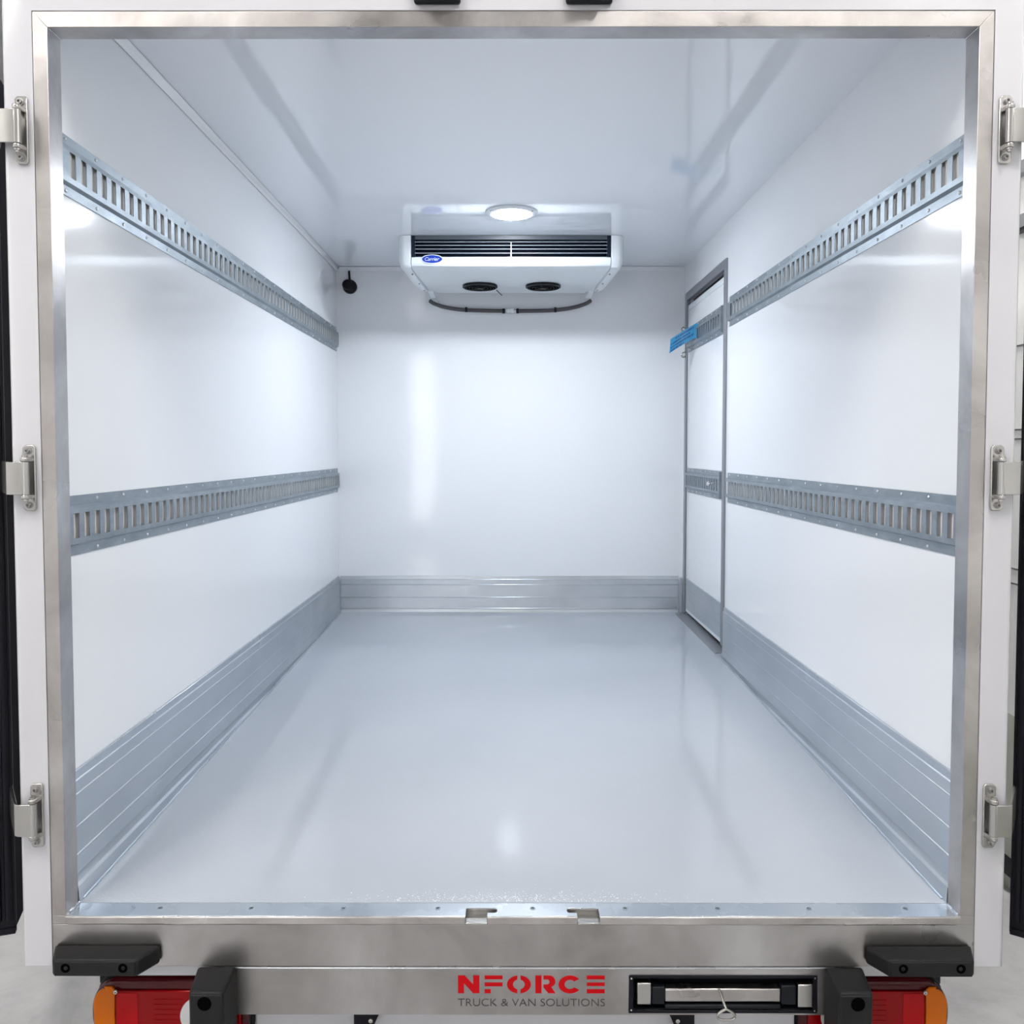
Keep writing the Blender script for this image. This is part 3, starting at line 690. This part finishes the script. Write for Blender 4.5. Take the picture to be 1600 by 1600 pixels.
# two round fans in the underside
for fx in (-.170, .184):
    z0 = .9195; fy = 4.775
    f = bm_()
    lathe(f, [(.098, z0+.006), (.098, z0-.006), (.090, z0-.010), (.086, z0-.006), (.086, z0+.006)], (fx, fy), 'z', 36); cage = obj('fan_ring', f, 'black', ac, smooth=True)
    f = bm_(); cyl(f, (fx, fy), .0855, 'z', z0-.003, z0+.004, 32); obj('fan_recess', f, 'hole_shade', cage)
    f = bm_()
    for r in (.028, .045, .062, .077): 
        tube(f, [(fx+r*math.cos(2*PI*i/28), fy+r*math.sin(2*PI*i/28), z0-.010) for i in range(28)], .0016, 5, closed=True)
    for a_ in range(6): 
        c_, s_ = math.cos(a_*PI/3+.3), math.sin(a_*PI/3+.3)
        tube(f, [(fx+.02*c_, fy+.02*s_, z0-.010), (fx+.09*c_, fy+.09*s_, z0-.008)], .0018, 5)
    cyl(f, (fx, fy), .020, 'z', z0-.013, z0-.006, 16)
    for a_ in (0, 1, 2, 3):
        aa = PI/4+a_*PI/2; box(f, fx+.102*math.cos(aa)-.006, fx+.102*math.cos(aa)+.006, fy+.085*math.sin(aa)-.008, fy+.085*math.sin(aa)+.008, z0-.006, z0)
    obj('fan_guard', f, 'black', cage, smooth=True)
bm = bm_(); tube(bm, [(-.078, 4.84, .911), (-.060, 4.90, .904), (-.050, 4.93, .900)], .003, 8); obj('fan_clip', bm, 'hose', ac, smooth=True)
# rear corner brackets hanging at the back
for s in (-1, 1):
    bm = bm_(); xb = AX+s*.452
    A_ = [(xb-s*.000, 4.86, .922), (xb+s*.030, 4.86, .922), (xb+s*.020, 5.01, .897), (xb-s*.012, 5.01, .897)]
    V = [bm.verts.new(p) for p in A_]; V2 = [bm.verts.new((p[0], p[1], p[2]+.012)) for p in A_]
    bm.faces.new(V); bm.faces.new(V2[::-1])
    for i in range(4): bm.faces.new((V[i], V[(i+1) % 4], V2[(i+1) % 4], V2[i]))
    obj('corner_bracket', bm, 'plastic_white', ac, bevel=.002)
bm = bm_(); box(bm, AX-.44, AX+.44, 4.916, 4.99, .9222, ztop); obj('rear_housing', bm, 'plastic_white', ac, bevel=.002)

# drain hose
hose = thing('drain_hose', 'dark grey heated drain hose looping across the end wall below the cooling unit', 'hose', (.003, 5.05, .82))
hp = [(-.474, 5.03, .884), (-.450, 5.055, .872), (-.395, 5.066, .8555), (-.310, 5.069, .8415), (-.200, 5.069, .8350), (0, 5.069, .8315), (.20, 5.069, .8335), (.310, 5.069, .8410), (.395, 5.066, .8560), (.452, 5.055, .874), (.474, 5.03, .885)]
bm = bm_(); tube(bm, curve(hp, 7), .0115, 12); obj('hose_body', bm, 'hose', hose, smooth=True)
for x in (-.262, -.040, .044, .268):
    z = .8395 if x < -.2 else (.8385 if x > .2 else .8315)
    bm = bm_(); cyl(bm, (5.0685, z), .0150, 'x', x-.007, x+.007, 16); obj('hose_clip', bm, 'black', hose, smooth=True)
bm = bm_(); box(bm, -.024, -.004, 5.056, 5.080, .8200, .8430); cyl(bm, (5.069, .8315), .0135, 'x', -.03, .036, 8); box(bm, -.004, .022, 5.053, 5.082, .8170, .8460); obj('coupling', bm, 'alu_sill', hose, bevel=.001)
for s in (-1, 1):
    bm = bm_(); box(bm, s*.440-.014, s*.440+.014, 5.058, 5.0850, .858, .892); obj('wall_clip', bm, 'plastic_white', hose, bevel=.003)

# ================================================================= ceiling lamp
lamp = thing('ceiling_lamp', 'round bright recessed lamp in the ceiling in front of the cooling unit', 'lamp', (.004, 3.93, ZC-.02))
bm = bm_(); lathe(bm, [(.121, ZC-.0005), (.121, ZC-.004), (.116, ZC-.007), (.098, ZC-.012), (.090, ZC-.011), (.090, ZC-.0005)], (.004, 3.93), 'z', 48); obj('lamp_rim', bm, 'plastic_white', lamp, smooth=True)
bm = bm_(); lathe(bm, [(.0895, ZC-.001), (.0895, ZC-.008), (.075, ZC-.016), (.05, ZC-.022), (.0005, ZC-.025)], (.004, 3.93), 'z', 40); obj('lamp_lens', bm, 'lamp_glass', lamp, smooth=True)
for a_ in range(3):
    aa = a_*2*PI/3+PI/2; bm = bm_(); cyl(bm, (.004+.108*math.cos(aa), 3.93+.108*math.sin(aa)), .004, 'z', ZC-.012, ZC-.008, 10); obj('rim_screw', bm, 'cast', lamp, smooth=True)

# ================================================================= black sensor with cable on the end wall
sn = thing('wall_sensor', 'small round black sensor hanging on a cable at the top left of the end wall', 'sensor', (-.958, 5.06, .935))
bm = bm_(); lathe(bm, [(.042, YW-.0005), (.042, YW-.012), (.038, YW-.022), (.032, YW-.026), (.0005, YW-.026)], (-.956, .977), 'y', 32); obj('sensor_base', bm, 'black', sn, smooth=True)
bm = bm_(); lathe(bm, [(.030, YW-.026), (.031, YW-.040), (.026, YW-.050), (.014, YW-.054), (.0005, YW-.055)], (-.966, .984), 'y', 28); obj('sensor_dome', bm, 'rubber', sn, smooth=True)
bm = bm_(); tube(bm, curve([(-.957, YW-.010, 1.012), (-.958, YW-.011, 1.035), (-.960, YW-.010, 1.055), (-.960, YW-.009, 1.0700)], 5), .0062, 8); obj('sensor_cable', bm, 'black', sn, smooth=True)

# ================================================================= blue label and latch on the side door edge
lt = thing('door_latch', 'small steel latch hooks behind the blue tag at the far door edge', 'latch', (1.03, 5.0, .55))
for z, q in ((.712, 1), (.560, -1)):
    bm = bm_(); tube(bm, curve([(W-.010, 4.995, z), (W-.022, 4.995, z+.012*q), (W-.034, 4.99, z), (W-.026, 4.99, z-.014*q), (W-.012, 4.99, z-.018*q)], 5), .0045, 8); obj('latch_hook', bm, 'cast', lt, smooth=True)
bm = bm_(); box(bm, W-.013, W-.0095, 4.985, 5.005, .540, .735); obj('latch_bar', bm, 'cast', lt, bevel=.001)
tg = thing('blue_tag', 'bright blue printed tag folded round the latch of the side door', 'tag', (.965, 4.8, .55))
def tp(u, v):      # u along the tag, v across: gently bowed strip from the door rail out into the box
    a = Vector((.900, 4.79, .5875)); b = Vector((1.020, 4.715, .662)); p = a.lerp(b, u)
    n = Vector((-.2, -1, .1)).normalized(); p += n*(.012*math.sin(PI*u))
    up = Vector((.22, 0, 1)).normalized()
    up = Vector((-.12+.2, 0, 1)).normalized()
    return p+up*(v*.040)
bm = bm_(); NU = 12
f1 = [[bm.verts.new(tp(i/NU, v)) for v in (-1, 1)] for i in range(NU+1)]
f2 = [[bm.verts.new(tp(i/NU, v)+Vector((0, .0015, 0))) for v in (-1, 1)] for i in range(NU+1)]
for i in range(NU):
    bm.faces.new((f1[i][0], f1[i+1][0], f1[i+1][1], f1[i][1])); bm.faces.new((f2[i][0], f2[i][1], f2[i+1][1], f2[i+1][0]))
    for k2 in (0, 1): bm.faces.new((f1[i][k2], f1[i+1][k2], f2[i+1][k2], f2[i][k2]))
bm.faces.new((f1[0][0], f1[0][1], f2[0][1], f2[0][0])); bm.faces.new((f1[NU][0], f1[NU][1], f2[NU][1], f2[NU][0]))
obj('tag_strip', bm, 'blue', tg, smooth=True)
bm = bm_(); e0 = [tp(1, -1), tp(1, 1), tp(1, 1)+Vector((.020, -.02, .004)), tp(1, -1)+Vector((.022, -.02, 0))]
V = [bm.verts.new(p) for p in e0]; V2 = [bm.verts.new(p+Vector((0, .002, 0))) for p in e0]
bm.faces.new(V); bm.faces.new(V2[::-1])
for i in range(4): bm.faces.new((V[i], V[(i+1) % 4], V2[(i+1) % 4], V2[i]))
obj('tag_fold', bm, 'blue', tg)
bm = bm_()
for row, (v, u0, u1) in enumerate(((.62, .22, .92), (.12, .05, .85), (-.34, .05, .95), (-.78, .06, .62))):
    u = u0
    while u < u1:
        du = random.uniform(.02, .05); q = [tp(u, v-.13), tp(u+du, v-.13), tp(u+du, v+.13), tp(u, v+.13)]
        off = Vector((-.0006, -.0012, 0)); V = [bm.verts.new(p+off) for p in q]; bm.faces.new(V); u += du+random.choice((.012, .012, .03))
obj('tag_print', bm, 'blue_ink', tg, fix=False)

# ================================================================= the hall around the truck
ZG = -1.78
bm = bm_(); box(bm, -4.6, 3.6, -5.1, 8.6, ZG-.1, ZG)
tag(obj('floor', bm, 'concrete'), 'pale grey worn concrete hall floor under the truck', 'floor', kind='structure')
bm = bm_(); box(bm, -4.6, 3.6, -5.1, 8.6, 3.2, 3.3)
tag(obj('ceiling', bm, 'hall_ceiling'), 'grey hall ceiling above the truck', 'ceiling', kind='structure')
RX = 2.03
bm = bm_(); box(bm, RX, RX+.1, -5, 8.5, -1.07, 3.2)
tag(obj('wall_right', bm, 'hall_panel'), 'white panelled hall wall seen past the right rear door', 'wall', kind='structure')
bm = bm_(); box(bm, RX-.002, RX+.1, -5, 8.5, ZG, -1.07)
tag(obj('wall_right', bm, 'hall_lower'), 'grey green lower part of the hall wall past the right rear door', 'wall', kind='structure')
for i, (z, h, m_) in enumerate(((.419,.006,'groove'),(.084,.006,'groove'),(.047,.006,'groove'),(-.476,.006,'groove'),(-.536,.006,'groove'),(-1.68,.055,'rubber'),(.90,.05,'grey_frame'),(1.11,.05,'grey_frame'),(.868,.012,'rubber'))):
    bm = bm_(); box(bm, RX-.004-(.03 if h > .01 else 0), RX-.0005-(.002 if z < -1.1 else 0), -4.9, 8.4, z-h/2, z+h/2)
    tag(obj('trim_%d' % (6+i), bm, m_), 'horizontal line of the hall wall panelling', 'trim', kind='structure')
bm = bm_(); box(bm, -4.6, -4.5, -5, 8.5, ZG, 3.2); tag(obj('wall_left', bm, 'hall_wall'), 'white hall wall left of the truck', 'wall', kind='structure')
bm = bm_(); box(bm, -4.5, RX, 8.4, 8.5, ZG, 3.2); tag(obj('wall_front', bm, 'hall_wall'), 'white hall wall beyond the truck', 'wall', kind='structure')
bm = bm_()
for a in ((-4.5, -1.70, ZG, 3.2), (-1.20, RX, ZG, 3.2), (-1.70, -1.20, 1.65, 3.2), (-1.70, -1.20, ZG, -1.2)): box(bm, a[0], a[1], -4.1, -4, a[2], a[3])
bmesh.ops.remove_doubles(bm, verts=bm.verts, dist=1e-5)
tag(obj('wall_back', bm, 'hall_wall'), 'white hall wall behind the photographer', 'wall', kind='structure')
win = thing('window_1', 'tall narrow bright window behind the photographer', 'window', (-1.45, -4.05, -1.2), kind='structure')
bm = bm_(); box(bm, -1.69, -1.21, -4.07, -4.06, -1.19, 1.64); obj('window_pane', bm, 'hall_window', win)
bm = bm_()
for a in ((-1.70, -1.675, -1.2, 1.65), (-1.225, -1.20, -1.2, 1.65), (-1.675, -1.225, 1.625, 1.65), (-1.675, -1.225, -1.2, -1.175), (-1.675, -1.225, .2, .23)): box(bm, a[0], a[1], -4.055, -3.99, a[2], a[3])
obj('window_frame', bm, 'grey_frame', win)
for x, y, lab in ((-3.3, -.5, 'unseen long ceiling light added left of the photographer'), (-1.75, -.1, 'unseen long ceiling light added at the back left of the hall'), (1.2, -.1, 'unseen long ceiling light added at the back right of the hall'), (-1.75, 2.9, 'unseen long ceiling light added over the left side of the truck'), (1.58, 2.9, 'unseen long ceiling light added over the right side of the truck'), (1.58, 5.2, 'unseen long ceiling light added farthest along the right side of the truck')):  # ceiling lights added out of view to brighten the truck and hall
    t = thing('added_hall_light', lab, 'ceiling light', (x, y, 3.1), 'unseen ceiling lights added to brighten the hall')
    bm = bm_(); box(bm, x-.17, x+.17, y-.6, y+.6, 3.13, 3.199); obj('light_housing', bm, 'plastic_white', t, bevel=.005)
    bm = bm_(); box(bm, x-.15, x+.15, y-.58, y+.58, 3.115, 3.1298); obj('light_diffuser', bm, 'hall_fill', t)
